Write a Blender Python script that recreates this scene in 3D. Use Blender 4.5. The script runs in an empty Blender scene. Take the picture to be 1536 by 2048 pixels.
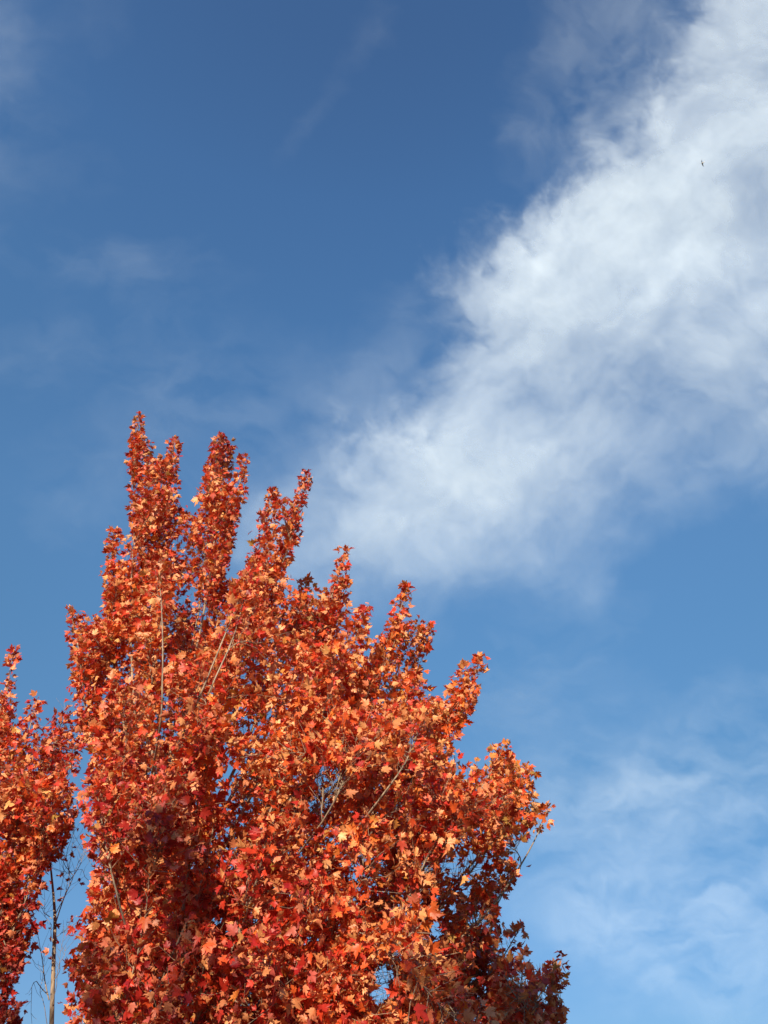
import bpy, bmesh, math, random
import numpy as np
from mathutils import Vector, Matrix

random.seed(7)
rng = np.random.default_rng(11)
S = bpy.context.scene
COL = S.collection

# ------------------------------------------------------------------ camera
CAM = np.array([0.0, 0.0, 1.6])
PITCH = math.radians(40)
F = 1607.0                                    # focal length for a picture 2048 high
cd = bpy.data.cameras.new('camera')
cam = bpy.data.objects.new('camera', cd)
COL.objects.link(cam)
cam.location = CAM
cam.rotation_euler = (math.radians(90) + PITCH, 0, 0)
cd.sensor_fit = 'VERTICAL'
cd.sensor_height = 24.0
cd.lens = 24.0 * F / 2048.0
cd.clip_start = 0.05
cd.clip_end = 30000
S.camera = cam
CP, SP = math.cos(PITCH), math.sin(PITCH)

# ------------------------------------------------------------------ sky, sun, exposure
SUN_EL = math.radians(21)
SUN_AZ = math.radians(192)                    # from +Y clockwise: behind the viewer, a little to the left
sun_dir = np.array([math.sin(SUN_AZ) * math.cos(SUN_EL), math.cos(SUN_AZ) * math.cos(SUN_EL), math.sin(SUN_EL)])

world = bpy.data.worlds.new('World')
S.world = world
world.use_nodes = True
nt = world.node_tree
nt.nodes.clear()
sky = nt.nodes.new('ShaderNodeTexSky')
sky.sky_type = 'NISHITA'
sky.sun_disc = False
sky.sun_elevation = SUN_EL
sky.sun_rotation = SUN_AZ
sky.altitude = 0
sky.air_density = 1.0
sky.dust_density = 0.1
sky.ozone_density = 3.0
bgn = nt.nodes.new('ShaderNodeBackground')
bgn.inputs['Strength'].default_value = 0.0885
wo = nt.nodes.new('ShaderNodeOutputWorld')
# the air overhead is clearer and bluer than the model's, the air near the horizon less bright
wtc = nt.nodes.new('ShaderNodeTexCoord')
wsp = nt.nodes.new('ShaderNodeSeparateXYZ')
wrp = nt.nodes.new('ShaderNodeValToRGB')
ZT = [(0.0, (.36, .46, .62)), (.135, (.454, .588, .752)), (.35, (.66, .90, .97)), (.504, (.86, 1.18, 1.25)), (.61, (1.05, 1.40, 1.48)), (.78, (1.09, 1.51, 1.67)),
      (.874, (1.06, 1.46, 1.68)), (.942, (.98, 1.28, 1.50)), (1.0, (.93, 1.20, 1.42))]
we = wrp.color_ramp.elements
we[0].position, we[0].color = ZT[0][0], tuple(v / 2 for v in ZT[0][1]) + (1,)
we[1].position, we[1].color = ZT[-1][0], tuple(v / 2 for v in ZT[-1][1]) + (1,)
for zp, zc in ZT[1:-1]:
    q_ = we.new(zp)
    q_.color = tuple(v / 2 for v in zc) + (1,)
wm = nt.nodes.new('ShaderNodeVectorMath'); wm.operation = 'MULTIPLY'
wm2 = nt.nodes.new('ShaderNodeVectorMath'); wm2.operation = 'SCALE'; wm2.inputs['Scale'].default_value = 2.0
nt.links.new(wtc.outputs['Generated'], wsp.inputs[0])
nt.links.new(wsp.outputs[2], wrp.inputs[0])
nt.links.new(sky.outputs[0], wm.inputs[0])
nt.links.new(wrp.outputs[0], wm.inputs[1])
nt.links.new(wm.outputs[0], wm2.inputs[0])
nt.links.new(wm2.outputs[0], bgn.inputs['Color'])
nt.links.new(bgn.outputs[0], wo.inputs['Surface'])

sl = bpy.data.lights.new('sun', 'SUN')
sl.energy = 5.0
sl.angle = math.radians(0.5)
sl.color = (1.0, 0.80, 0.60)
so = bpy.data.objects.new('sun', sl)
COL.objects.link(so)
so.rotation_euler = Vector(sun_dir).to_track_quat('Z', 'Y').to_euler()
so.location = (0, 0, 30)

S.view_settings.view_transform = 'Standard'
S.view_settings.look = 'None'
S.view_settings.gamma = 1.0
S.view_settings.exposure = 0.5


# ------------------------------------------------------------------ helpers
def ray(px, py):
    x = px - 768.0
    y = 1024.0 - py
    return np.array([x, F * CP - y * SP, F * SP + y * CP])


def at(px, py, Y):
    """point of the plane y = Y that shows at pixel (px, py) of the 1536 x 2048 photograph"""
    d = ray(px, py)
    return CAM + d * (Y / d[1])


def project(P):
    v = P - CAM
    x = v[:, 0]
    up = -v[:, 1] * SP + v[:, 2] * CP
    fw = v[:, 1] * CP + v[:, 2] * SP
    fw = np.maximum(fw, 1e-3)
    return 768 + F * x / fw, 1024 - F * up / fw


def inside(px, py, poly):
    n = len(poly)
    r = np.zeros(len(px), bool)
    j = n - 1
    for i in range(n):
        xi, yi = poly[i]
        xj, yj = poly[j]
        c = ((yi > py) != (yj > py)) & (px < (xj - xi) * (py - yi) / ((yj - yi) + 1e-9) + xi)
        r ^= c
        j = i
    return r


_pc = {}


def inside1(e, poly):
    if id(poly) not in _pc:
        a = np.array(poly, float)
        _pc[id(poly)] = (a, np.roll(a, 1, 0))
    a, b = _pc[id(poly)]
    v = e - CAM
    fw = v[1] * CP + v[2] * SP
    x = 768 + F * v[0] / fw
    y = 1024 - F * (-v[1] * SP + v[2] * CP) / fw
    c = ((a[:, 1] > y) != (b[:, 1] > y)) & (x < (b[:, 0] - a[:, 0]) * (y - a[:, 1]) / (b[:, 1] - a[:, 1] + 1e-9) + a[:, 0])
    return bool(c.sum() & 1)


def edge_dist(px, py, poly):
    d = np.full(len(px), 1e9)
    for i in range(len(poly)):
        a = np.array(poly[i - 1], float)
        b = np.array(poly[i], float)
        ab = b - a
        t = np.clip(((px - a[0]) * ab[0] + (py - a[1]) * ab[1]) / (ab @ ab + 1e-9), 0, 1)
        d = np.minimum(d, np.hypot(px - a[0] - t * ab[0], py - a[1] - t * ab[1]))
    return d


def unit(v):
    return v / (np.linalg.norm(v, axis=-1, keepdims=True) + 1e-9)


def tag(o, label=None, cat=None, group=None, kind=None):
    if label: o['label'] = label
    if cat: o['category'] = cat
    if group: o['group'] = group
    if kind: o['kind'] = kind
    return o


def np_mesh(name, V, faces_flat, starts, totals, smooth=False):
    me = bpy.data.meshes.new(name)
    me.vertices.add(len(V))
    me.vertices.foreach_set('co', np.asarray(V, np.float32).ravel())
    me.loops.add(len(faces_flat))
    me.loops.foreach_set('vertex_index', np.asarray(faces_flat, np.int32))
    me.polygons.add(len(starts))
    me.polygons.foreach_set('loop_start', np.asarray(starts, np.int32))
    me.polygons.foreach_set('loop_total', np.asarray(totals, np.int32))
    if smooth:
        me.polygons.foreach_set('use_smooth', np.ones(len(starts), bool))
    me.update(calc_edges=True)
    return me


def link(name, me, mat=None, parent=None):
    o = bpy.data.objects.new(name, me)
    COL.objects.link(o)
    if mat: me.materials.append(mat)
    if parent: o.parent = parent
    return o


class Tubes:
    """collects tapered tubes into one mesh"""
    def __init__(self):
        self.V, self.Fc, self.n = [], [], 0

    def add(self, pts, rad, sides=6):
        pts = np.asarray(pts, float)
        m = len(pts)
        tan = np.gradient(pts, axis=0)
        tan = unit(tan)
        ref = np.array([0.31, 0.87, 0.12])
        u = unit(np.cross(tan, ref))
        w = np.cross(tan, u)
        a = np.arange(sides) * 2 * math.pi / sides
        ring = (u[:, None, :] * np.cos(a)[None, :, None] + w[:, None, :] * np.sin(a)[None, :, None])
        P = pts[:, None, :] + ring * np.asarray(rad)[:, None, None]
        self.V.append(P.reshape(-1, 3))
        i = np.arange(m - 1)[:, None] * sides
        k = np.arange(sides)[None, :]
        k2 = (k + 1) % sides
        f = np.stack([i + k, i + k2, i + sides + k2, i + sides + k], -1).reshape(-1, 4) + self.n
        self.Fc.append(f)
        self.n += m * sides

    def mesh(self, name):
        V = np.concatenate(self.V)
        f = np.concatenate(self.Fc)
        n = len(f)
        return np_mesh(name, V, f.ravel(), np.arange(n) * 4, np.full(n, 4), True)


# ------------------------------------------------------------------ materials
def new_mat(name):
    m = bpy.data.materials.new(name)
    m.use_nodes = True
    m.node_tree.nodes.clear()
    return m, m.node_tree


def leaf_material():
    m, t = new_mat('autumn_leaf')
    N = t.nodes.new
    L = t.links.new
    at_ = N('ShaderNodeAttribute'); at_.attribute_name = 'leaf_tone'      # x: hue, y: value, z: blade position
    sep = N('ShaderNodeSeparateXYZ'); L(at_.outputs['Vector'], sep.inputs[0])
    def ramp(cols):
        r = N('ShaderNodeValToRGB')
        e = r.color_ramp.elements
        e[0].position, e[0].color = cols[0][0], (*cols[0][1], 1)
        e[1].position, e[1].color = cols[-1][0], (*cols[-1][1], 1)
        for p, c in cols[1:-1]:
            x = e.new(p); x.color = (*c, 1)
        L(sep.outputs[0], r.inputs[0])
        return r
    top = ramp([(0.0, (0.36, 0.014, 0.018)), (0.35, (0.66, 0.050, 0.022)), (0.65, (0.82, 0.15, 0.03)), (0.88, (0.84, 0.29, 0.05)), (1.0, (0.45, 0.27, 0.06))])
    und = ramp([(0.0, (0.66, 0.13, 0.10)), (0.35, (0.94, 0.37, 0.15)), (0.75, (0.96, 0.46, 0.17)), (1.0, (0.86, 0.45, 0.15))])  # low end deepened so the low crown's painted shade reaches undersides too
    geo = N('ShaderNodeNewGeometry')
    mix = N('ShaderNodeMix'); mix.data_type = 'RGBA'
    L(geo.outputs['Backfacing'], mix.inputs['Factor'])
    L(top.outputs[0], mix.inputs[6]); L(und.outputs[0], mix.inputs[7])
    # blotches and value differences that belong to the leaf
    tc = N('ShaderNodeTexCoord')
    nz = N('ShaderNodeTexNoise'); nz.inputs['Scale'].default_value = 38; nz.inputs['Detail'].default_value = 3
    L(tc.outputs['Object'], nz.inputs['Vector'])
    mr = N('ShaderNodeMapRange'); mr.inputs['From Min'].default_value = 0.3; mr.inputs['From Max'].default_value = 0.7
    mr.inputs['To Min'].default_value = 0.78; mr.inputs['To Max'].default_value = 1.12
    L(nz.outputs['Fac'], mr.inputs['Value'])
    mu = N('ShaderNodeMath'); mu.operation = 'MULTIPLY'
    L(mr.outputs[0], mu.inputs[0]); L(sep.outputs[1], mu.inputs[1])
    sc = N('ShaderNodeVectorMath'); sc.operation = 'SCALE'
    L(mix.outputs[2], sc.inputs[0]); L(mu.outputs[0], sc.inputs['Scale'])
    di = N('ShaderNodeBsdfPrincipled')
    L(sc.outputs[0], di.inputs['Base Color'])
    di.inputs['Roughness'].default_value = 0.48
    di.inputs['Specular IOR Level'].default_value = 0.55
    tr = N('ShaderNodeBsdfTranslucent')
    trc = N('ShaderNodeVectorMath'); trc.operation = 'MULTIPLY'
    L(top.outputs[0], trc.inputs[0]); trc.inputs[1].default_value = (1.15, 0.75, 0.6)
    L(trc.outputs[0], tr.inputs['Color'])
    ms = N('ShaderNodeMixShader'); ms.inputs[0].default_value = 0.26
    L(di.outputs[0], ms.inputs[1]); L(tr.outputs[0], ms.inputs[2])
    o = N('ShaderNodeOutputMaterial'); L(ms.outputs[0], o.inputs['Surface'])
    return m


def bark_material():
    m, t = new_mat('maple_bark')
    N = t.nodes.new; L = t.links.new
    tc = N('ShaderNodeTexCoord')
    mp = N('ShaderNodeMapping'); mp.inputs['Scale'].default_value = (14, 14, 3)
    L(tc.outputs['Object'], mp.inputs[0])
    nz = N('ShaderNodeTexNoise'); nz.inputs['Scale'].default_value = 3; nz.inputs['Detail'].default_value = 6
    L(mp.outputs[0], nz.inputs['Vector'])
    r = N('ShaderNodeValToRGB')
    e = r.color_ramp.elements
    e[0].position, e[0].color = 0.3, (0.13, 0.10, 0.075, 1)
    e[1].position, e[1].color = 0.7, (0.46, 0.37, 0.26, 1)
    L(nz.outputs['Fac'], r.inputs[0])
    b = N('ShaderNodeBsdfPrincipled'); b.inputs['Roughness'].default_value = 0.8
    L(r.outputs[0], b.inputs['Base Color'])
    bp = N('ShaderNodeBump'); bp.inputs['Strength'].default_value = 0.5; bp.inputs['Distance'].default_value = 0.01
    L(nz.outputs['Fac'], bp.inputs['Height']); L(bp.outputs[0], b.inputs['Normal'])
    o = N('ShaderNodeOutputMaterial'); L(b.outputs[0], o.inputs['Surface'])
    return m


def grass_material():
    m, t = new_mat('lawn')
    N = t.nodes.new; L = t.links.new
    tc = N('ShaderNodeTexCoord')
    nz = N('ShaderNodeTexNoise'); nz.inputs['Scale'].default_value = 0.8; nz.inputs['Detail'].default_value = 10
    L(tc.outputs['Object'], nz.inputs['Vector'])
    r = N('ShaderNodeValToRGB')
    e = r.color_ramp.elements
    e[0].position, e[0].color = 0.35, (0.030, 0.050, 0.014, 1)
    e[1].position, e[1].color = 0.7, (0.085, 0.095, 0.030, 1)
    L(nz.outputs['Fac'], r.inputs[0])
    b = N('ShaderNodeBsdfPrincipled'); b.inputs['Roughness'].default_value = 0.95
    L(r.outputs[0], b.inputs['Base Color'])
    o = N('ShaderNodeOutputMaterial'); L(b.outputs[0], o.inputs['Surface'])
    return m


LEAF = leaf_material()
BARK = bark_material()

# ------------------------------------------------------------------ ground
gx = np.concatenate([-np.geomspace(9000, 4, 28), np.linspace(-3, 3, 5), np.geomspace(4, 9000, 28)])
GX, GY = np.meshgrid(gx, gx)
R_ = np.hypot(GX, GY - 5)
GZ = np.clip((R_ - 40) / 400, 0, 1) * (0.8 * np.sin(GX / 61) * np.cos(GY / 47) - 0.8)
n = len(gx)
ii = (np.arange(n - 1)[:, None] * n + np.arange(n - 1)[None, :]).ravel()
gf = np.stack([ii, ii + 1, ii + n + 1, ii + n], 1)
gm = np_mesh('ground', np.stack([GX.ravel(), GY.ravel(), GZ.ravel()], 1), gf.ravel(), np.arange(len(gf)) * 4, np.full(len(gf), 4), True)
tag(link('ground', gm, grass_material()), kind='structure')

# ------------------------------------------------------------------ leaves
half = [(0.0, 0.0), (0.13, -0.05), (0.35, 0.02), (0.29, 0.16), (0.50, 0.24), (0.47, 0.36), (0.62, 0.60), (0.42, 0.56), (0.21, 0.47),
        (0.29, 0.72), (0.14, 0.76), (0.0, 1.02)]
OUT = np.array(half + [(-x, y) for x, y in half[-2:0:-1]])
NO = len(OUT)
LX = np.concatenate([[0.0], OUT[:, 0]])
LY = np.concatenate([[0.30], OUT[:, 1]])
lf = []
for i in range(NO):
    lf += [0, 1 + i, 1 + (i + 1) % NO]
LFACE = np.array(lf).reshape(-1, 3)
PET = 2 + 0                                                    # petiole quad uses its own four vertices


def leaves_mesh(name, pos, tipdir, normal, size, attach, hue, val):
    """pos: blade base; each leaf is a folded, curled, five-lobed blade with a thin stalk back to its twig"""
    n = len(pos)
    y = unit(tipdir - normal * np.sum(tipdir * normal, 1, keepdims=True))
    x = np.cross(y, normal)
    fold = rng.uniform(0.05, 0.85, n)[:, None]
    curl = rng.normal(0.25, 0.45, n)[:, None]
    twist = rng.normal(0, 0.30, n)[:, None]
    wave = rng.uniform(-0.10, 0.10, (n, len(LX)))
    asp = rng.uniform(0.75, 1.1, n)[:, None]
    lx = LX[None, :] * asp
    ly = np.repeat(LY[None, :], n, 0)
    lz = fold * np.abs(lx) - curl * (ly ** 2 * 0.6 + lx ** 2 * 0.7) + twist * lx * ly + wave * (np.hypot(lx, ly))
    s = size[:, None, None]
    B = pos[:, None, :] + s * (lx[..., None] * x[:, None, :] + ly[..., None] * y[:, None, :] + lz[..., None] * normal[:, None, :])
    nv = len(LX)
    w = x * 0.0009
    pq = np.stack([attach - w, attach + w, pos + w, pos - w], 1)
    allv = np.concatenate([B, pq], 1)                          # nv + 4 verts per leaf
    tot = nv + 4
    base = (np.arange(n) * tot)[:, None, None]
    tf = (LFACE[None] + base)
    qf = (np.array([[nv, nv + 1, nv + 2, nv + 3]])[None] + base)
    flat = np.concatenate([tf.reshape(n, -1), qf.reshape(n, -1)], 1).ravel()
    per = np.array([3] * len(LFACE) + [4])
    totals = np.tile(per, n)
    starts = np.concatenate([[0], np.cumsum(totals)[:-1]])
    me = np_mesh(name, allv.reshape(-1, 3), flat, starts, totals, False)
    a = me.attributes.new('leaf_tone', 'FLOAT_VECTOR', 'POINT')
    tone = np.zeros((n, tot, 3), np.float32)
    tone[..., 0] = hue[:, None]
    tone[..., 1] = val[:, None]
    a.data.foreach_set('vector', tone.ravel())
    me.materials.append(LEAF)
    return me


def bez(p0, p1, p2, p3, n):
    t = np.linspace(0, 1, n)[:, None]
    return (1 - t) ** 3 * p0 + 3 * (1 - t) ** 2 * t * p1 + 3 * (1 - t) * t * t * p2 + t ** 3 * p3


UP = np.array([0, 0, 1.0])


def wobble(c, amp):
    n = len(c)
    t = np.linspace(0, 1, n)
    o = np.zeros_like(c)
    for k in (2, 3, 5):
        o += np.sin(t * k * 3.1 + rng.uniform(0, 6))[:, None] * rng.normal(0, 1, 3) * amp / k
    return c + o * (t * (1 - t) * 4)[:, None]


def leafy(curve, rad, start, tubes, out, side=0.26, step=0.033, axis=None, bare=0.0, tipside=0.35, poly=None):
    """twigs and leaves along a shoot, from arc length `start` to its tip"""
    seg = np.linalg.norm(np.diff(curve, axis=0), axis=1)
    s = np.concatenate([[0], np.cumsum(seg)])
    L = s[-1]
    q = max(0.0, start)
    ph = rng.uniform(0, 6)
    while q < L:
        P = np.array([np.interp(q, s, curve[:, k]) for k in range(3)])
        P2 = np.array([np.interp(min(q + 0.05, L), s, curve[:, k]) for k in range(3)])
        P1 = np.array([np.interp(max(q - 0.05, 0), s, curve[:, k]) for k in range(3)])
        T = unit(P2 - P1)
        ph += 1.57 + rng.normal(0, 0.35)
        u = unit(np.cross(T, [0.3, 0.9, 0.1]))
        w = np.cross(T, u)
        frac = (L - q) / max(L - start, 0.2)
        ll = side * (tipside + (1 - tipside) * min(1, frac * 1.7)) * rng.uniform(0.45, 1.25)
        for sg in (0, math.pi):
            if rng.random() < bare: continue
            R = u * math.cos(ph + sg) + w * math.sin(ph + sg)
            d = unit(T * rng.uniform(0.5, 1.1) + R + UP * 0.25 + rng.normal(0, 0.15, 3))
            e = P + d * ll
            mid = P + d * ll * 0.5 + rng.normal(0, 0.012, 3)
            if poly is not None and not inside1(e, poly): ll = 0.03; e = P + d * ll
            if ll > 0.05:
                tubes.add([P, mid, e], [0.0026, 0.002, 0.0011], 3)
            k = 2 + int(ll / 0.05)
            for j in range(k):
                f = 1 - j / k * 0.85
                b = P + d * ll * f
                az = rng.uniform(0, 6.28)
                su = unit(np.cross(d, [0.2, 0.5, 0.8])); sw = np.cross(d, su)
                pd = unit(d * rng.uniform(0.2, 0.9) + su * math.cos(az) + sw * math.sin(az) + UP * 0.15)
                pl = rng.uniform(0.02, 0.06)
                out.append((*(b + pd * pl), *pd, *b, *R))
        q += step * rng.uniform(0.7, 1.35)
    # end tuft
    T = unit(curve[-1] - curve[-2])
    for j in range(7):
        pd = unit(T * 0.8 + rng.normal(0, 0.7, 3))
        out.append((*(curve[-1] + pd * rng.uniform(0.02, 0.05)), *pd, *curve[-1], *T))


def make_leaves(name, out, poly_keep, parent, sizes=(0.032, 0.074), thin=None, huebias=0.0, holes=(), clear=(), nex=0):
    A = np.array(out)
    pos, pd, att, R = A[:, :3], A[:, 3:6], A[:, 6:9], A[:, 9:12]
    n = len(A)
    tocam = unit(CAM - pos)
    nrm = unit(UP * 0.50 + R * 0.30 + rng.normal(0, 0.70, (n, 3)))
    flip = rng.random(n) < 0.30
    nrm[flip] *= -1
    tipd = unit(pd * 0.8 - UP * rng.uniform(-0.2, 0.9, n)[:, None] + rng.normal(0, 0.3, (n, 3)))
    size = rng.uniform(sizes[0], sizes[1], n) * rng.uniform(0.85, 1.15, n)
    big = rng.random(n) < 0.05
    size[big] *= 1.35
    c = pos + tipd * size[:, None] * 0.5
    px, py = project(c)
    keep = inside(px, py, poly_keep)
    ed = edge_dist(px, py, poly_keep)
    sd_ = np.where(keep, ed, -ed)
    keep = sd_ > 1 - np.abs(rng.normal(0, 9, n)) + 5 * rng.random(n)
    for (hx, hy, hr, pr) in holes:
        d = np.hypot(px - hx, py - hy) / hr
        keep &= ~((d < 1) & (rng.random(n) < pr))
    for (ax, ay, bx, by, Yl, wd) in clear:
        ab = np.array([bx - ax, by - ay], float)
        t_ = np.clip(((px - ax) * ab[0] + (py - ay) * ab[1]) / (ab @ ab), 0, 1)
        dd = np.hypot(px - ax - t_ * ab[0], py - ay - t_ * ab[1])
        keep &= ~((dd < wd) & (pos[:, 1] < Yl) & (rng.random(n) < 0.93))
    if thin is not None:
        keep &= rng.random(n) > thin(px, py, pos)
    if nex: keep[-nex:] = True
    # hue by clump plus a leaf's own; low crown reddened to paint in its shade
    cl = (np.sin(pos[:, 0] * 3.1 + 1.3) * np.sin(pos[:, 2] * 2.6 + 0.4) + np.sin(pos[:, 1] * 3.7 + pos[:, 0] * 1.7)) * 0.09
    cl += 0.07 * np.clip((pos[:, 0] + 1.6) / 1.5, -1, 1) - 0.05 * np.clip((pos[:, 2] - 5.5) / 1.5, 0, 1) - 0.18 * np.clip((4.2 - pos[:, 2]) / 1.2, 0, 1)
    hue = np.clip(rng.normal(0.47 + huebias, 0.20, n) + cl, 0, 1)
    odd = rng.random(n) < 0.035
    hue[odd] = rng.uniform(0.85, 1.0, odd.sum())
    val = rng.uniform(0.66, 1.12, n)
    k = keep
    print(name, 'leaves', k.sum(), 'of', n)
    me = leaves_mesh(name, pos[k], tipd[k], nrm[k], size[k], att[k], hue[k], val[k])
    o = bpy.data.objects.new(name, me)
    COL.objects.link(o)
    o.parent = parent
    return o


def build_tree(label, group, base, fork_z, lean, tips, poly, nshoots, Ymid, thick, trunk_r, extra_low=(), **kw):
    root = bpy.data.objects.new('maple_tree', None)
    COL.objects.link(root)
    root.location = base
    tag(root, label, 'tree', group)
    inv = Vector(base)
    off = np.array(base, float)
    out = []
    # trunk
    tk = Tubes()
    top = np.array([base[0] + lean, base[1], fork_z + 1.6])
    tc = wobble(bez(off, off + [0, 0, fork_z * 0.5], top - [lean * .4, 0, 1.2], top, 22), 0.05)
    tr_ = np.linspace(1, 0.12, 22) * trunk_r
    tr_[:3] *= [1.5, 1.2, 1.06]
    tk.add(tc - off, tr_, 16)
    link('trunk', tk.mesh('trunk'), BARK, root)
    limbs = []
    for (px, py, Y, side, leaflen) in tips:
        T = at(px, py, Y)
        h = np.interp(T[2], [3, 9], [1.2, fork_z + 1.3]) + rng.uniform(-0.3, 0.3)
        h = min(h, T[2] - 0.5, fork_z + 1.5)
        h = max(h, 1.1)
        i = int(np.argmin(abs(tc[:, 2] - h)))
        P = tc[i]
        v = T - P
        D = np.linalg.norm(v)
        c = bez(P, P + unit(v * [1, 1, 0.9] + 1e-6) * D * 0.22, T - unit(v * ([0.45, 0.45, 1] if px > 200 or Y > 7.3 else [1.25, 1, 0.8]) + [0, 0, 0.5]) * D * 0.33, T, 40)
        c = wobble(c, 0.05)
        r0 = min(0.0052 * D + 0.003, tr_[i] * 0.5)
        rr = 0.003 + (r0 - 0.003) * (1 - np.linspace(0, 1, 40)) ** 0.9
        tb = Tubes()
        tb.add(c, rr, 8)
        leafy(c, rr, D - leaflen * 1.45, tb, out, side=side * 1.5 if side < 0.15 else side, poly=poly)
        limbs.append((c, rr, tb))
    for pts in kw.get('seen', ()):
        kp = [at(*p) for p in pts]
        i = int(np.argmin(abs(tc[:, 2] - 2.4)))
        P = tc[i]
        c = np.concatenate([bez(P, P + UP * 0.3, kp[0] - unit(kp[1] - kp[0]) * 0.5, kp[0], 24)[:-1]] + [np.linspace(a, b, 9)[:-1] for a, b in zip(kp[:-1], kp[1:])] + [kp[-1:]])
        for _ in range(3): c[1:-1] = (c[:-2] + c[1:-1] * 2 + c[2:]) / 4
        c = c[np.linspace(0, len(c) - 1, 40).round().astype(int)] + wobble(np.zeros((40, 3)), 0.008)
        L_ = np.linalg.norm(np.diff(c, axis=0), axis=1).sum()
        rr = np.linspace(0.0135, 0.0035, 40)
        tb = Tubes()
        tb.add(c, rr, 8)
        leafy(c, rr, L_ - 0.7, tb, out, side=0.16, poly=poly)
        limbs.append((c, rr, tb))
    # side shoots that fill the crown
    polya = np.array(poly, float)
    lo, hi = polya.min(0), polya.max(0)
    cnt = 0
    while cnt < nshoots:
        q = rng.uniform(lo, hi)
        if not inside(q[:1], q[1:], poly)[0]: continue
        ed = edge_dist(q[:1], q[1:], poly)[0]
        if ed < 18: continue
        hth = min(thick, 0.25 + ed * 0.011)
        Y = Ymid + hth * rng.uniform(-1, 0.9)
        T = at(q[0], q[1], Y)
        best = None
        for li, (c, rr, tb) in enumerate(limbs):
            d = T - c
            dist = np.linalg.norm(d, axis=1)
            cost = dist + np.where(d[:, 2] < 0.35 * dist, 3.0, 0) + np.where(dist < 0.45, 2, 0)
            k = int(np.argmin(cost))
            if best is None or cost[k] < best[0]: best = (cost[k], li, k)
        _, li, k = best
        c, rr, tb = limbs[li]
        P = c[k]
        tan = unit(c[min(k + 1, 39)] - c[max(k - 1, 0)])
        v = T - P
        D = np.linalg.norm(v)
        if D > 2.6 and rng.random() < 0.7: continue
        s = wobble(bez(P, P + unit(tan + unit(v)) * D * 0.3, T - unit(v + UP * D * 0.6) * D * 0.3, T, 16), 0.03)
        r0 = min(rr[k] * 0.75, 0.004 + 0.006 * D)
        tb.add(s, 0.002 + (r0 - 0.002) * (1 - np.linspace(0, 1, 16)), 6)
        leafy(s, None, 0.15 * D, tb, out, side=min(0.30, 0.12 + ed * 0.002), step=0.040, poly=poly)
        cnt += 1
    for c, rr, tb in limbs:
        me = tb.mesh('branch')
        co = np.empty(len(me.vertices) * 3, np.float32)
        me.vertices.foreach_get('co', co)
        me.vertices.foreach_set('co', (co.reshape(-1, 3) - off.astype(np.float32)).ravel())
        link('branch', me, BARK, root)
    nex = len(kw.get('extra', ()))
    out += list(kw.get('extra', ()))
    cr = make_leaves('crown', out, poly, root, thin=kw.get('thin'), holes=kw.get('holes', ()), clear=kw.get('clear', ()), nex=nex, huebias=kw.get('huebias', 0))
    cr.data.transform(Matrix.Translation(-inv))
    return root


POLY1 = [(60, 2500), (110, 2120), (116, 2048), (120, 1970), (130, 1890), (136, 1830), (165, 1790), (185, 1740), (178, 1690), (165, 1640), (158, 1560), (148, 1480), (130, 1400),
         (142, 1335), (138, 1280), (132, 1222), (165, 1212), (212, 1240), (206, 1170), (212, 1060), (245, 1052), (262, 1105), (285, 1165),
         (266, 1060), (260, 950), (255, 880), (258, 838), (285, 826), (304, 838), (300, 880), (320, 905), (335, 876), (368, 885), (360, 935),
         (384, 1030), (394, 1030), (390, 955), (408, 905), (425, 868), (460, 875), (500, 910), (508, 950), (484, 1010), (466, 1080), (447, 1165), (480, 1162), (496, 1090),
         (515, 1050), (522, 985), (550, 970), (580, 950), (622, 940), (630, 980), (605, 1020), (600, 1070), (578, 1110), (575, 1170),
         (600, 1155), (625, 1160), (640, 1200), (655, 1150), (660, 1100), (698, 1096), (726, 1130), (712, 1180), (745, 1218), (730, 1290), (755, 1280), (765, 1240),
         (780, 1195), (800, 1165), (830, 1168), (832, 1235), (872, 1248), (862, 1315), (830, 1320), (845, 1345), (890, 1352), (925, 1312), (970, 1310),
         (972, 1360), (950, 1420), (915, 1470), (908, 1515), (970, 1520), (985, 1490), (1015, 1480), (1040, 1522), (1070, 1530), (1070, 1585),
         (1108, 1612), (1098, 1645), (1050, 1680), (1005, 1690), (1035, 1728), (1032, 1765), (992, 1800), (1000, 1850), (1045, 1842),
         (1060, 1885), (1090, 1885), (1130, 1905), (1142, 1945), (1118, 1990), (1132, 2040), (1135, 2100), (1150, 2500)]
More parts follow.
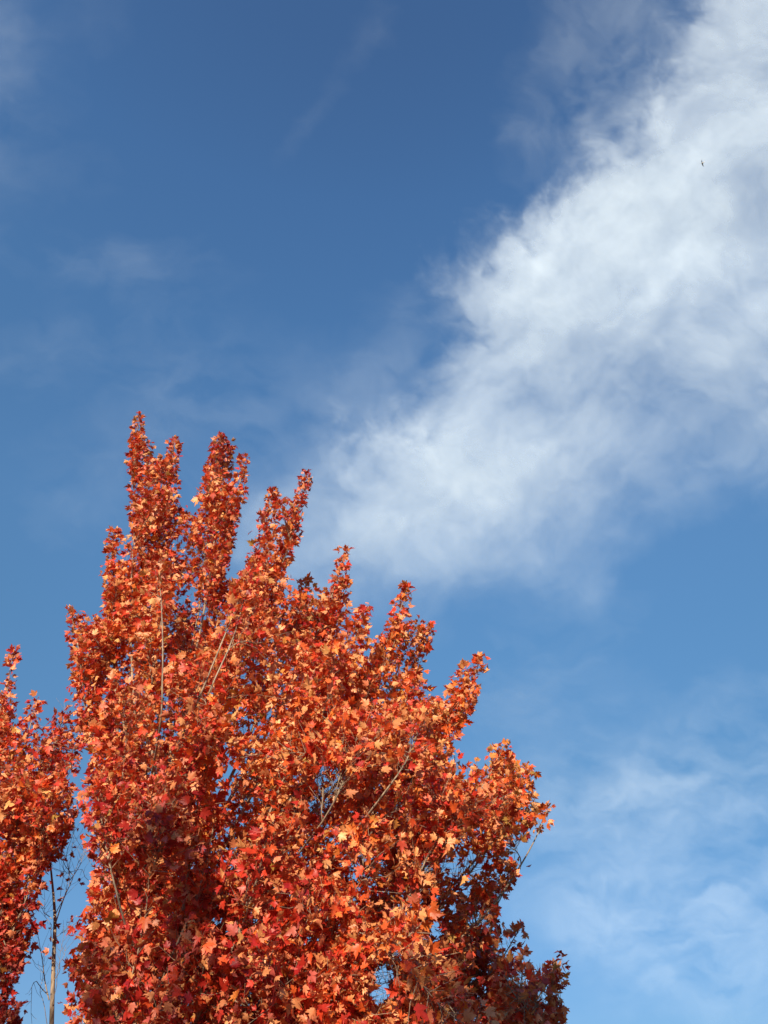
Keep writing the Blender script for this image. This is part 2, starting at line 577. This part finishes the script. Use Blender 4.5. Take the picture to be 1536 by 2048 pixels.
TIPS1 = [(300, 925, 6.9, .14, 1.4), (325, 1000, 7.1, .14, 1.3), (275, 1010, 6.8, .12, 1.2), (445, 965, 6.8, .14, 1.2), (470, 1010, 7.1, .14, 1.0), (590, 1020, 6.9, .14, 1.0), (545, 1070, 6.7, .14, 1.0),
         (690, 1170, 6.8, .14, .9), (800, 1245, 6.9, .14, .9), (930, 1390, 6.8, .14, .9), (235, 1140, 6.9, .14, .8), (1040, 1580, 6.7, .14, .8),
         (140, 1222, 6.9, .14, 1.0), (228, 1060, 6.9, .12, 1.5), (277, 838, 7.0, .10, 2.0), (350, 882, 7.2, .10, 1.7), (440, 875, 7.0, .10, 1.4), (488, 915, 6.9, .10, 1.9),
         (612, 948, 6.8, .10, 1.8), (546, 985, 7.1, .10, 1.5), (612, 1165, 7.5, .10, 1.2), (690, 1103, 6.7, .09, 1.1), (728, 1222, 6.4, .12, 1.0),
         (815, 1172, 6.9, .10, 1.3), (858, 1256, 7.3, .10, 1.0), (960, 1320, 6.8, .11, 1.5), (830, 1350, 6.1, .16, 1.3), (1008, 1492, 6.5, .13, 1.2), (1056, 1540, 6.9, .13, 1.2),
         (1096, 1615, 6.7, .12, 1.2), (1026, 1738, 7.4, .12, 0.9), (1040, 1852, 7.6, .10, 0.7), (1122, 1918, 7.6, .10, 0.9), (1118, 2025, 6.9, .12, 1.0),
         (190, 1400, 7.0, .18, 1.4), (330, 1180, 6.4, .16, 1.5), (470, 1260, 6.0, .18, 1.5), (430, 1420, 5.5, .2, 1.5), (620, 1380, 5.6, .2, 1.5), (250, 1500, 5.9, .2, 1.5),
         (760, 1500, 5.6, .2, 1.5), (880, 1640, 5.8, .2, 1.3), (540, 1650, 5.2, .2, 1.5), (300, 1750, 5.5, .2, 1.4), (700, 1800, 5.5, .2, 1.3), (900, 1880, 6.6, .16, 1.0),
         (400, 1300, 8.0, .2, 1.5), (650, 1450, 8.3, .2, 1.5), (300, 1600, 8.3, .2, 1.5), (800, 1700, 8.2, .2, 1.3)]


def thin1(px, py, pos):
    t = np.zeros(len(px))
    t += np.clip((px - 780) / 250, 0, 1) * np.clip((py - 1690) / 90, 0, 1) * 0.42
    return t


HOLES1 = [(960, 1830, 22, .9), (1010, 1890, 18, .9), (1040, 1960, 20, .9), (1075, 1925, 14, 1), (1085, 1990, 14, .95), (655, 1560, 30, .9), (640, 1610, 24, .85), (305, 1545, 12, .9), (770, 1950, 26, .97), (760, 1990, 24, .97), (790, 1910, 18, .9), (430, 1845, 10, 1), (820, 1480, 14, .9), (905, 1740, 26, .9), (950, 1728, 22, .9), (850, 1735, 16, .9), (870, 1860, 14, .9)]

SEEN1 = [[(300, 1560, 6.4), (325, 1430, 5.75), (327, 1290, 5.6), (318, 1120, 5.9)],
         [(350, 1500, 6.3), (397, 1400, 5.5), (448, 1275, 5.4), (490, 1170, 5.7)],
         [(380, 1500, 6.3), (418, 1385, 5.5), (470, 1270, 5.5), (505, 1130, 5.9)],
         [(560, 1760, 6.3), (650, 1640, 5.5), (690, 1560, 5.25), (720, 1440, 5.5)],
         [(600, 1800, 6.3), (745, 1620, 5.4), (812, 1528, 5.2), (850, 1420, 5.5)],
         [(290, 1960, 6.3), (250, 1850, 5.9), (215, 1720, 5.8), (190, 1560, 5.8)],
         [(290, 2060, 6.3), (335, 1930, 5.9), (395, 1800, 5.8), (430, 1640, 5.8)]]
CLEAR1 = [(325, 1420, 327, 1300, 5.75, 10), (400, 1395, 440, 1300, 5.6, 9), (415, 1380, 466, 1265, 5.6, 9), (412, 1060, 404, 1130, 6.9, 8), (318, 1235, 320, 1180, 5.8, 6),
          (668, 1612, 690, 1560, 5.35, 9), (760, 1600, 812, 1528, 5.35, 9), (500, 1340, 530, 1300, 5.6, 6), (252, 1850, 225, 1760, 5.7, 6), (335, 1930, 365, 1860, 5.7, 6)]
tree1 = build_tree('large orange and red maple with upright leafy shoots, filling the lower half',
                   'red maple trees', (-1.75, 7.0, 0), 2.6, -0.15, TIPS1, POLY1, 640, 7.0, 1.9, 0.11, thin=thin1, holes=HOLES1, seen=SEEN1, clear=CLEAR1)

POLY2 = [(-500, 2500), (-500, 1600), (-120, 1420), (-30, 1400), (4, 1388), (18, 1345), (2, 1328), (4, 1300), (30, 1294), (56, 1306), (58, 1334), (40, 1350), (68, 1362), (62, 1388), (88, 1408), (110, 1430), (150, 1425), (175, 1490), (172, 1600), (160, 1650), (130, 1690), (108, 1730),
         (104, 1790), (90, 1840), (74, 1890), (70, 1940), (80, 1985), (60, 2030), (45, 2060), (70, 2500)]
TIPS2 = [(28, 1302, 7.7, .05, 0.9), (5, 1400, 7.5, .12, 1.2), (75, 1400, 7.7, .10, 1.0), (125, 1435, 7.8, .14, 1.0), (150, 1490, 7.6, .14, .8), (120, 1560, 7.4, .16, .9), (85, 1700, 7.2, .14, .9), (-60, 1440, 7.4, .18, 1.4), (60, 1560, 7.2, .16, 1.1),
         (-160, 1500, 7.8, .2, 1.6), (-250, 1620, 8.0, .2, 1.6), (20, 1750, 7.2, .16, 1.0), (-120, 1750, 7.0, .2, 1.4), (30, 1900, 7.4, .14, 1.0), (-300, 1850, 8.0, .2, 1.4), (-60, 1600, 8.4, .2, 1.5)]
# the nearly bare leader of the left tree that shows in the gap between the two crowns
tb = Tubes()
B0 = at(96, 2420, 7.95)
stem = np.concatenate([bez(B0, at(98, 2200, 7.9), at(104, 2000, 7.8), at(110, 1850, 7.8), 14), bez(at(110, 1850, 7.8), at(110, 1800, 7.8), at(101, 1740, 7.8), at(92, 1640, 7.8), 12)[1:]])
tb.add(stem, np.interp(np.arange(len(stem)), [0, 14, 24], [0.026, 0.0135, 0.004]), 8)
leavesout = []
FORKS = [((104, 2010), (118, 1940), (128, 1860), .004), ((96, 2060), (80, 1980), (92, 1900), .004), ((108, 1900), (96, 1850), (88, 1780), .004), ((120, 1800), (128, 1740), (126, 1660), .003), ((110, 1850), (140, 1760), (175, 1690), .008), ((108, 1835), (135, 1780), (150, 1650), .006), ((104, 1838), (85, 1818), (66, 1812), .005),
         ((98, 2000), (85, 1930), (70, 1835), .008), ((106, 1880), (130, 1860), (140, 1850), .004), ((145, 1750), (125, 1720), (112, 1700), .005),
         ((140, 1760), (170, 1720), (188, 1640), .005), ((108, 1960), (125, 1930), (132, 1890), .004), ((140, 1770), (140, 1690), (146, 1600), .004),
         ((185, 1765), (160, 1745), (105, 1735), .003), ((190, 1740), (160, 1690), (130, 1640), .003), ((96, 1990), (60, 1950), (65, 2060), .005),
         ((101, 1740), (120, 1600), (140, 1450), .004), ((120, 1600), (150, 1500), (165, 1440), .003), ((140, 1500), (130, 1440), (128, 1400), .003)]
for a, b, c_, r in FORKS:
    Yr = 7.8 + rng.uniform(-.12, .12)
    c = wobble(bez(at(*a, 7.8), at(*b, Yr), at(*b, Yr), at(*c_, Yr), 10), 0.02)
    tb.add(c, np.linspace(r * 0.75, 0.0012, 10), 5)
    for k in range(3, 9):
        for sg in (-1, 1):
            if rng.random() < 0.45: continue
            T = unit(c[k + 1] - c[k])
            d = unit(T + np.array([sg, rng.uniform(-.6, .6), 0]) * 0.7 + rng.normal(0, .15, 3))
            l = rng.uniform(0.05, 0.2)
            tb.add([c[k], c[k] + d * l * .5 + rng.normal(0, .006, 3), c[k] + d * l + UP * 0.02], [0.0016, 0.0013, 0.0008], 3)
            if rng.random() < 0.42:
                e = c[k] + d * l
                leavesout.append((*e, *d, *e, *d))
tree2 = build_tree('narrower red maple cut by the left edge, with bare twigs beside it',
                   'red maple trees', (-3.4, 8.0, 0), 2.5, -0.1, TIPS2, POLY2, 150, 7.8, 1.2, 0.08, huebias=-0.06, extra=leavesout)
me = tb.mesh('branch')
me.transform(Matrix.Translation(-tree2.location))
link('branch', me, BARK, tree2)


def copy_tree(src, loc, rz, label):
    r = src.copy(); COL.objects.link(r)
    r.location = loc; r.rotation_euler = (0, 0, rz); r['label'] = label
    for ch in list(src.children):
        c = ch.copy(); COL.objects.link(c); c.parent = r
    return r


# a row of trees behind the viewer, whose shade falls across the lower crown
def toward_sun(p, dist, side=0.0):
    h = unit(np.array([sun_dir[0], sun_dir[1], 0.0]))
    s = np.array([h[1], -h[0], 0.0])
    return tuple(np.array(p) + h * dist + s * side)


for dist_, side_, rot_, lab in ((15.2, -3.2, 4.71, 'red maple behind the viewer, rightmost of a row out of the picture'),
                               (15.9, -2.6, 4.5, 'red maple behind the viewer, second from the right in a row out of the picture'),
                               (16.0, -1.1, 0.0, 'red maple behind the viewer, third from the right in a row out of the picture'),
                               (15.0, 2.3, 3.14, 'red maple behind the viewer, leftmost of a row out of the picture')):
    copy_tree(tree1, toward_sun((-1.75, 7, 0), dist_, side_), rot_, lab)

# ------------------------------------------------------------------ clouds
def hash2(ix, iy, seed):
    h = (ix.astype(np.int64) * 374761393 + iy.astype(np.int64) * 668265263 + seed * 974634777) & 0x7fffffff
    h = ((h ^ (h >> 13)) * 1274126177) & 0x7fffffff
    return ((h ^ (h >> 16)) & 0xffff) / 65535.0


def vnoise(x, y, seed):
    ix, iy = np.floor(x), np.floor(y)
    fx, fy = x - ix, y - iy
    ux, uy = fx * fx * fx * (fx * (fx * 6 - 15) + 10), fy * fy * fy * (fy * (fy * 6 - 15) + 10)
    a = hash2(ix, iy, seed); b = hash2(ix + 1, iy, seed); c = hash2(ix, iy + 1, seed); d = hash2(ix + 1, iy + 1, seed)
    return (a * (1 - ux) + b * ux) * (1 - uy) + (c * (1 - ux) + d * ux) * uy


def fbm(x, y, seed, octv=6, gain=0.52):
    s, a, tot = 0, 1.0, 0
    ca, sa = math.cos(0.6), math.sin(0.6)
    for o in range(octv):
        s = s + a * vnoise(x, y, seed + o * 17); tot += a
        x, y = (x * ca - y * sa) * 2.03 + 5.2, (x * sa + y * ca) * 2.03 + 1.7
        a *= gain
    return s / tot


def splats(X, Y, lst):
    D = np.zeros_like(X)
    for cx, cy, rx, ry, ang, a in lst:
        t = math.radians(ang)
        u = (X - cx) * math.cos(t) - (Y - cy) * math.sin(t)      # ang counted anticlockwise in the picture
        v = (X - cx) * math.sin(t) + (Y - cy) * math.cos(t)
        D += a * np.exp(-((u / rx) ** 2 + (v / ry) ** 2))
    return D


def cloud_material():
    m, t = new_mat('cloud_vapour')
    N = t.nodes.new; L = t.links.new
    a = N('ShaderNodeAttribute'); a.attribute_name = 'vapour'
    tc = N('ShaderNodeTexCoord')
    nz = N('ShaderNodeTexNoise'); nz.inputs['Scale'].default_value = 0.02; nz.inputs['Detail'].default_value = 7; nz.inputs['Distortion'].default_value = 0.6
    L(tc.outputs['Object'], nz.inputs['Vector'])
    mr = N('ShaderNodeMapRange'); mr.inputs['From Min'].default_value = 0.25; mr.inputs['From Max'].default_value = 0.75
    mr.inputs['To Min'].default_value = 0.96; mr.inputs['To Max'].default_value = 1.04
    L(nz.outputs['Fac'], mr.inputs['Value'])
    mu = N('ShaderNodeMath'); mu.operation = 'MULTIPLY'; mu.use_clamp = True
    L(a.outputs['Fac'], mu.inputs[0]); L(mr.outputs[0], mu.inputs[1])
    d = N('ShaderNodeBsdfDiffuse'); d.inputs['Color'].default_value = (0.625, 0.785, 0.945, 1)
    tl = N('ShaderNodeBsdfTranslucent'); tl.inputs['Color'].default_value = (0.625, 0.785, 0.945, 1)
    m1 = N('ShaderNodeMixShader'); m1.inputs[0].default_value = 0.04
    L(d.outputs[0], m1.inputs[1]); L(tl.outputs[0], m1.inputs[2])
    tp = N('ShaderNodeBsdfTransparent')
    m2 = N('ShaderNodeMixShader'); L(mu.outputs[0], m2.inputs[0]); L(tp.outputs[0], m2.inputs[1]); L(m1.outputs[0], m2.inputs[2])
    o = N('ShaderNodeOutputMaterial'); L(m2.outputs[0], o.inputs['Surface'])
    return m


CLOUD = cloud_material()
DIST = 2600.0


def cloud_sheet(name, label, rect, fn, step=4, cut=0.008, group=None):
    """a bank of vapour 2.6 km off: layers set one behind the other and turned towards the light"""
    x0, y0, x1, y1 = rect
    xs = np.arange(x0, x1 + step, step, float); ys = np.arange(y0, y1 + step, step, float)
    X, Y = np.meshgrid(xs, ys)
    den = fn(X, Y)
    cd_ = unit(ray((x0 + x1) / 2, (y0 + y1) / 2))
    nrm = unit(sun_dir - cd_)
    allV, allF, allA, base = [], [], [], 0
    ctr = None
    for layer, (depth, share) in enumerate(((0, 0.66), (90, 0.66))):
        d = np.stack([X - 768, F * CP - (1024 - Y) * SP, F * SP + (1024 - Y) * CP], -1)
        d = d / np.linalg.norm(d, axis=-1, keepdims=True)
        p0 = cd_ * (DIST + depth)
        tt = (p0 @ nrm) / (d @ nrm)
        bump = (fbm(X / 420 + layer * 9, Y / 420, 40 + layer, 2) - 0.5) * 120
        P = CAM + d * (tt + bump)[..., None]
        A = np.clip(den * share * (0.85 + 0.3 * fbm(X / 90 + 31 * layer, Y / 90, 71 + layer, 5)), 0, 0.985)
        ny, nx = X.shape
        ii = (np.arange(ny - 1)[:, None] * nx + np.arange(nx - 1)[None, :])
        m = np.maximum(np.maximum(A[:-1, :-1], A[1:, 1:]), np.maximum(A[:-1, 1:], A[1:, :-1])) > cut * share
        f = ii[m]
        f = np.stack([f, f + nx, f + nx + 1, f + 1], 1) + base
        A = np.clip(A - cut * share, 0, 1)
        allV.append(P.reshape(-1, 3)); allF.append(f); allA.append(A.ravel()); base += X.size
        if ctr is None: ctr = CAM + p0
    V = np.concatenate(allV); Fc = np.concatenate(allF); A = np.concatenate(allA)
    used = np.unique(Fc); remap = -np.ones(len(V), int); remap[used] = np.arange(len(used))
    V = V[used] - ctr; A = A[used]; Fc = remap[Fc]
    me = np_mesh(name, V, Fc.ravel(), np.arange(len(Fc)) * 4, np.full(len(Fc), 4), True)
    at_ = me.attributes.new('vapour', 'FLOAT', 'POINT')
    at_.data.foreach_set('value', A.astype(np.float32))
    o = link(name, me, CLOUD)
    o.location = ctr
    tag(o, label, 'cloud', group)
    return o


def warp(X, Y, amp, sc, seed):
    return X + (fbm(X / sc, Y / sc, seed, 5) - 0.5) * 2 * amp, Y + (fbm(X / sc + 40, Y / sc + 9, seed + 3, 5) - 0.5) * 2 * amp


MAIN = [  # x, y, how thick the bank is there
    (1120, 430, .6), (1230, 330, .65), (1225, 280, .5), (1330, 300, .8), (1400, 250, .74), (1450, 200, .66), (1500, 120, .46), (1420, 100, .44), (1350, 130, .48), (1330, 40, .38),
    (1500, 30, .44), (1400, 0, .38), (1500, -80, .5), (1380, 400, .92), (1300, 480, .93), (1480, 350, .72), (1200, 450, .8), (1200, 520, .88), (1120, 560, .82), (1150, 580, .88),
    (1030, 530, .55), (1000, 600, .66), (960, 570, .5), (915, 590, .3), (1080, 640, .78), (960, 650, .58), (1250, 620, .72), (1350, 560, .76), (1450, 480, .6), (1530, 450, .52),
    (1400, 640, .5), (1500, 600, .5), (1520, 700, .34), (1450, 760, .30), (1150, 700, .6), (1050, 720, .6), (980, 725, .64), (900, 760, .45), (900, 700, .25), (1250, 730, .45),
    (1330, 720, .46), (1350, 800, .34), (1250, 820, .42), (1150, 800, .42), (1080, 800, .5), (980, 820, .5), (1500, 820, .36), (1550, 900, .22), (1420, 870, .22), (1330, 900, .3),
    (1250, 900, .30), (1150, 890, .38), (1050, 880, .5), (950, 870, .68), (900, 890, .76), (860, 920, .86), (930, 930, .68), (780, 940, .66), (720, 900, .52), (700, 960, .6),
    (1000, 950, .52), (1100, 980, .34), (1400, 950, .10), (1500, 1000, .0), (1350, 960, .18), (1300, 1000, .18), (1250, 1030, .16), (1180, 1020, .25), (1100, 1050, .25), (1000, 1040, .36),
    (900, 1020, .5), (820, 1030, .55), (740, 1040, .5), (660, 1040, .54), (600, 1060, .50), (620, 1120, .36), (700, 1110, .38), (800, 1100, .34), (880, 1110, .25), (980, 1110, .19),
    (1080, 1110, .18), (1150, 1120, .12), (1210, 1080, .12), (1100, 1170, .05), (950, 1180, .03), (800, 1180, .06), (700, 1190, .06), (1290, 1080, 0), (1400, 1080, 0), (1300, 1180, 0), (1150, 1240, 0),
    (950, 1260, 0), (780, 1260, 0), (600, 1230, .05), (540, 1110, .30), (520, 1030, .26), (560, 960, .12), (440, 1080, .05), (500, 1180, .08), (360, 1100, 0), (420, 1220, 0), (1600, 1000, 0), (1700, 950, .05), (1700, 700, .3), (1700, 400, .5), (1700, 100, .6), (1536, 1100, 0), (1700, 1150, 0)]


def main_density(X, Y):
    X1, Y1 = warp(X, Y, 70, 260, 5)
    X2, Y2 = warp(X1, Y1, 30, 70, 21)
    num = np.zeros_like(X); den = np.full_like(X, 1e-9)
    for cx, cy, a in MAIN:
        w = np.exp(-(((X2 - cx) ** 2 + (Y2 - cy) ** 2) / (2 * 52.0 ** 2))) + 1e-6 / (1 + ((X2 - cx) ** 2 + (Y2 - cy) ** 2) / 1e4) ** 2
        num += w * a; den += w
    D = num / den
    # crisper upper-left edge
    ex = np.array([470, 560, 640, 700, 790, 860, 905, 900, 960, 1000, 1060, 1110, 1190, 1205, 1250, 1290, 1330, 1350, 1420])
    ey = np.array([1030, 985, 930, 880, 855, 780, 680, 560, 520, 475, 440, 385, 330, 275, 280, 200, 160, 60, -60])
    best = np.full(X.shape, 1e9); sg = np.zeros(X.shape)
    XX, YY = warp(X, Y, 44, 120, 91)
    XX, YY = warp(XX, YY, 16, 38, 17)
    for i in range(len(ex) - 1):
        a = np.array([ex[i], ey[i]], float); b = np.array([ex[i + 1], ey[i + 1]], float); ab = b - a
        t = np.clip(((XX - a[0]) * ab[0] + (YY - a[1]) * ab[1]) / (ab @ ab), 0, 1)
        dx, dy = XX - a[0] - t * ab[0], YY - a[1] - t * ab[1]
        dd = np.hypot(dx, dy); cr = ab[0] * (YY - a[1]) - ab[1] * (XX - a[0])
        m = dd < best
        best = np.where(m, dd, best); sg = np.where(m, np.sign(cr), sg)
    sd = best * sg
    soft = 25 + 18 * np.clip((Y - 850) / 250, 0, 1) + 22 * np.clip((800 - X) / 200, 0, 1)
    tuft = fbm(X2 / 46, Y2 / 46, 211, 6, 0.62) - 0.5
    edge = 1 / (1 + np.exp(-(sd - 16 + tuft * 95) / soft))
    n = fbm(X1 / 130 + 3, Y1 / 100, 63, 7, 0.55) - 0.5
    streak = fbm((X1 * 0.8 - Y1 * 0.6) / 260, (X1 * 0.6 + Y1 * 0.8) / 75, 87, 6, 0.55) - 0.5
    fine = fbm(X2 / 40, Y2 / 34, 163, 5, 0.6) - 0.5
    D = D * edge * (0.78 + 0.85 * n * (1.35 - D) + 0.65 * streak * (1.35 - D) + 0.32 * fine * (1.4 - D))
    return np.clip(D, 0, 1) ** 1.06


def wisps(lst, seed, amp=110, sc=230, lo=0.28, hi=0.72, dx=120, dy=90):
    def fn(X, Y):
        X1, Y1 = warp(X, Y, amp, sc, seed)
        X2, Y2 = warp(X1, Y1, 20, 50, seed + 7)
        D = splats(X2, Y2, lst)
        n = fbm(X2 / dx, Y2 / dy, seed + 11, 6, 0.55)
        return D * np.clip((n - lo) / (hi - lo), 0, 1.3)
    return fn


cloud_sheet('cloud', 'broad bright white cloud sweeping from above the maple up to the top right corner', (280, -180, 1800, 1360), main_density)
cloud_sheet('cloud', 'faint thin cloud patches low at the right, beside the maple', (900, 1180, 1800, 2200),
            wisps([(1420, 1580, 260, 90, 10, 0.098), (1200, 1580, 160, 90, 20, 0.098), (1190, 1820, 120, 80, 0, 0.127), (1340, 1860, 150, 80, 0, 0.098), (1500, 1780, 200, 110, 10, 0.107),
                   (1150, 1270, 220, 70, 40, 0.058), (1450, 1950, 220, 90, 0, 0.117), (1280, 1690, 300, 140, 10, 0.078), (1480, 1430, 220, 90, 0, 0.058), (1050, 1420, 150, 150, 20, 0.078)],
                  301, amp=60, sc=260, lo=.12, hi=.85, dx=95, dy=48), group='thin clouds')
cloud_sheet('cloud', 'faint thin veil of cloud above the tip of the maple, on the left', (-150, 380, 960, 1200),
            wisps([(210, 515, 190, 60, -8, 0.058), (340, 760, 150, 120, 50, 0.058), (600, 1010, 190, 120, 30, 0.078), (120, 680, 200, 90, 20, 0.039), (560, 800, 200, 110, 30, 0.046), (180, 980, 200, 150, 0, 0.039), (760, 790, 160, 70, 35, 0.078), (830, 620, 80, 80, 35, 0.052)],
                  401, amp=60, sc=220, lo=.10, hi=.85, dx=100, dy=60), group='thin clouds')
cloud_sheet('cloud', 'faint pale smear of cloud along the left edge at the top corner', (-260, -150, 460, 520),
            wisps([(-40, 130, 90, 240, 0, 0.117), (110, 40, 200, 100, 20, 0.035), (80, 330, 160, 140, 0, 0.035)], 501, amp=50, lo=.05, hi=.95), group='thin clouds')
cloud_sheet('cloud', 'narrow faint streak of cloud high up near the top middle', (460, -60, 880, 400),
            wisps([(680, 150, 200, 34, 52, 0.026), (600, 265, 100, 26, 58, 0.019), (760, 40, 100, 60, 45, 0.025)], 601, amp=22, sc=160, lo=.05, hi=.9), group='thin clouds')
cloud_sheet('cloud', 'loose wispy shreds of cloud left of the bright bank at the top right', (910, -100, 1380, 500),
            wisps([(1190, 90, 100, 190, -8, 0.107), (1040, 270, 45, 80, 0, 0.078), (1150, 240, 90, 120, 0, 0.058), (1270, 150, 65, 160, -10, 0.127)], 701, amp=45, sc=130, dx=70, dy=80, lo=.15, hi=.8), group='thin clouds')

# ------------------------------------------------------------------ bird
def bird():
    tbm = bmesh.new()
    # body: lofted ellipses along +Y (head forward); wings: lofted aerofoils along X
    def loft(sections, close=True):
        rings = []
        for pts in sections:
            rings.append([tbm.verts.new(p) for p in pts])
        for a, b in zip(rings[:-1], rings[1:]):
            for i in range(len(a)):
                j = (i + 1) % len(a)
                tbm.faces.new((a[i], a[j], b[j], b[i]))
        if close:
            tbm.faces.new(rings[0][::-1]); tbm.faces.new(rings[-1])
    sec = []
    for y, rx, rz, zc in [(-.30, .050, .006, 0), (-.22, .034, .012, 0), (-.16, .028, .022, 0), (-.08, .048, .044, -.004), (.0, .058, .054, -.006), (.08, .050, .048, -.002), (.13, .034, .034, .006), (.17, .032, .034, .012), (.20, .024, .026, .012), (.215, .009, .010, .008), (.25, .002, .003, .002)]:
        sec.append([(rx * math.cos(a), y, zc + rz * math.sin(a)) for a in np.arange(12) * math.pi / 6])
    loft(sec)
    for sg in (-1, 1):
        sec = []
        for x, yc, ch, th, z in [(.02, .02, .16, .028, .01), (.12, .035, .15, .020, .05), (.26, .06, .13, .014, .085), (.38, .03, .10, .010, .08), (.50, -.04, .06, .006, .06), (.58, -.11, .015, .003, .045)]:
            ring = []
            for a in np.arange(10) * math.pi / 5:
                ring.append((sg * x, yc + ch / 2 * math.cos(a), z + th * math.sin(a) * (0.6 + 0.4 * math.cos(a))))
            sec.append(ring if sg > 0 else ring[::-1])
        loft(sec)
    bmesh.ops.recalc_face_normals(tbm, faces=tbm.faces)
    me = bpy.data.meshes.new('bird'); tbm.to_mesh(me); tbm.free()
    m, t = new_mat('bird_plumage')
    N = t.nodes.new; L = t.links.new
    tc = N('ShaderNodeTexCoord'); sp = N('ShaderNodeSeparateXYZ'); L(tc.outputs['Object'], sp.inputs[0])
    ab = N('ShaderNodeMath'); ab.operation = 'ABSOLUTE'; L(sp.outputs[0], ab.inputs[0])
    r = N('ShaderNodeValToRGB'); e = r.color_ramp.elements
    e[0].position, e[0].color = 0.05, (0.7, 0.7, 0.68, 1); e[1].position, e[1].color = 0.10, (0.035, 0.04, 0.05, 1)
    L(ab.outputs[0], r.inputs[0])
    b = N('ShaderNodeBsdfPrincipled'); b.inputs['Roughness'].default_value = 0.7; L(r.outputs[0], b.inputs['Base Color'])
    o_ = N('ShaderNodeOutputMaterial'); L(b.outputs[0], o_.inputs['Surface'])
    o = link('bird', me, m)
    rm = o.modifiers.new('skin', 'REMESH'); rm.mode = 'VOXEL'; rm.voxel_size = 0.008; rm.use_smooth_shade = True
    d = unit(ray(1405, 326))
    o.location = CAM + d * 115
    o.rotation_euler = (math.radians(28), math.radians(62), math.radians(70))
    tag(o, 'small dark winged bird gliding high in front of the bright white cloud', 'bird')


bird()
S.cycles.transparent_max_bounces = 16
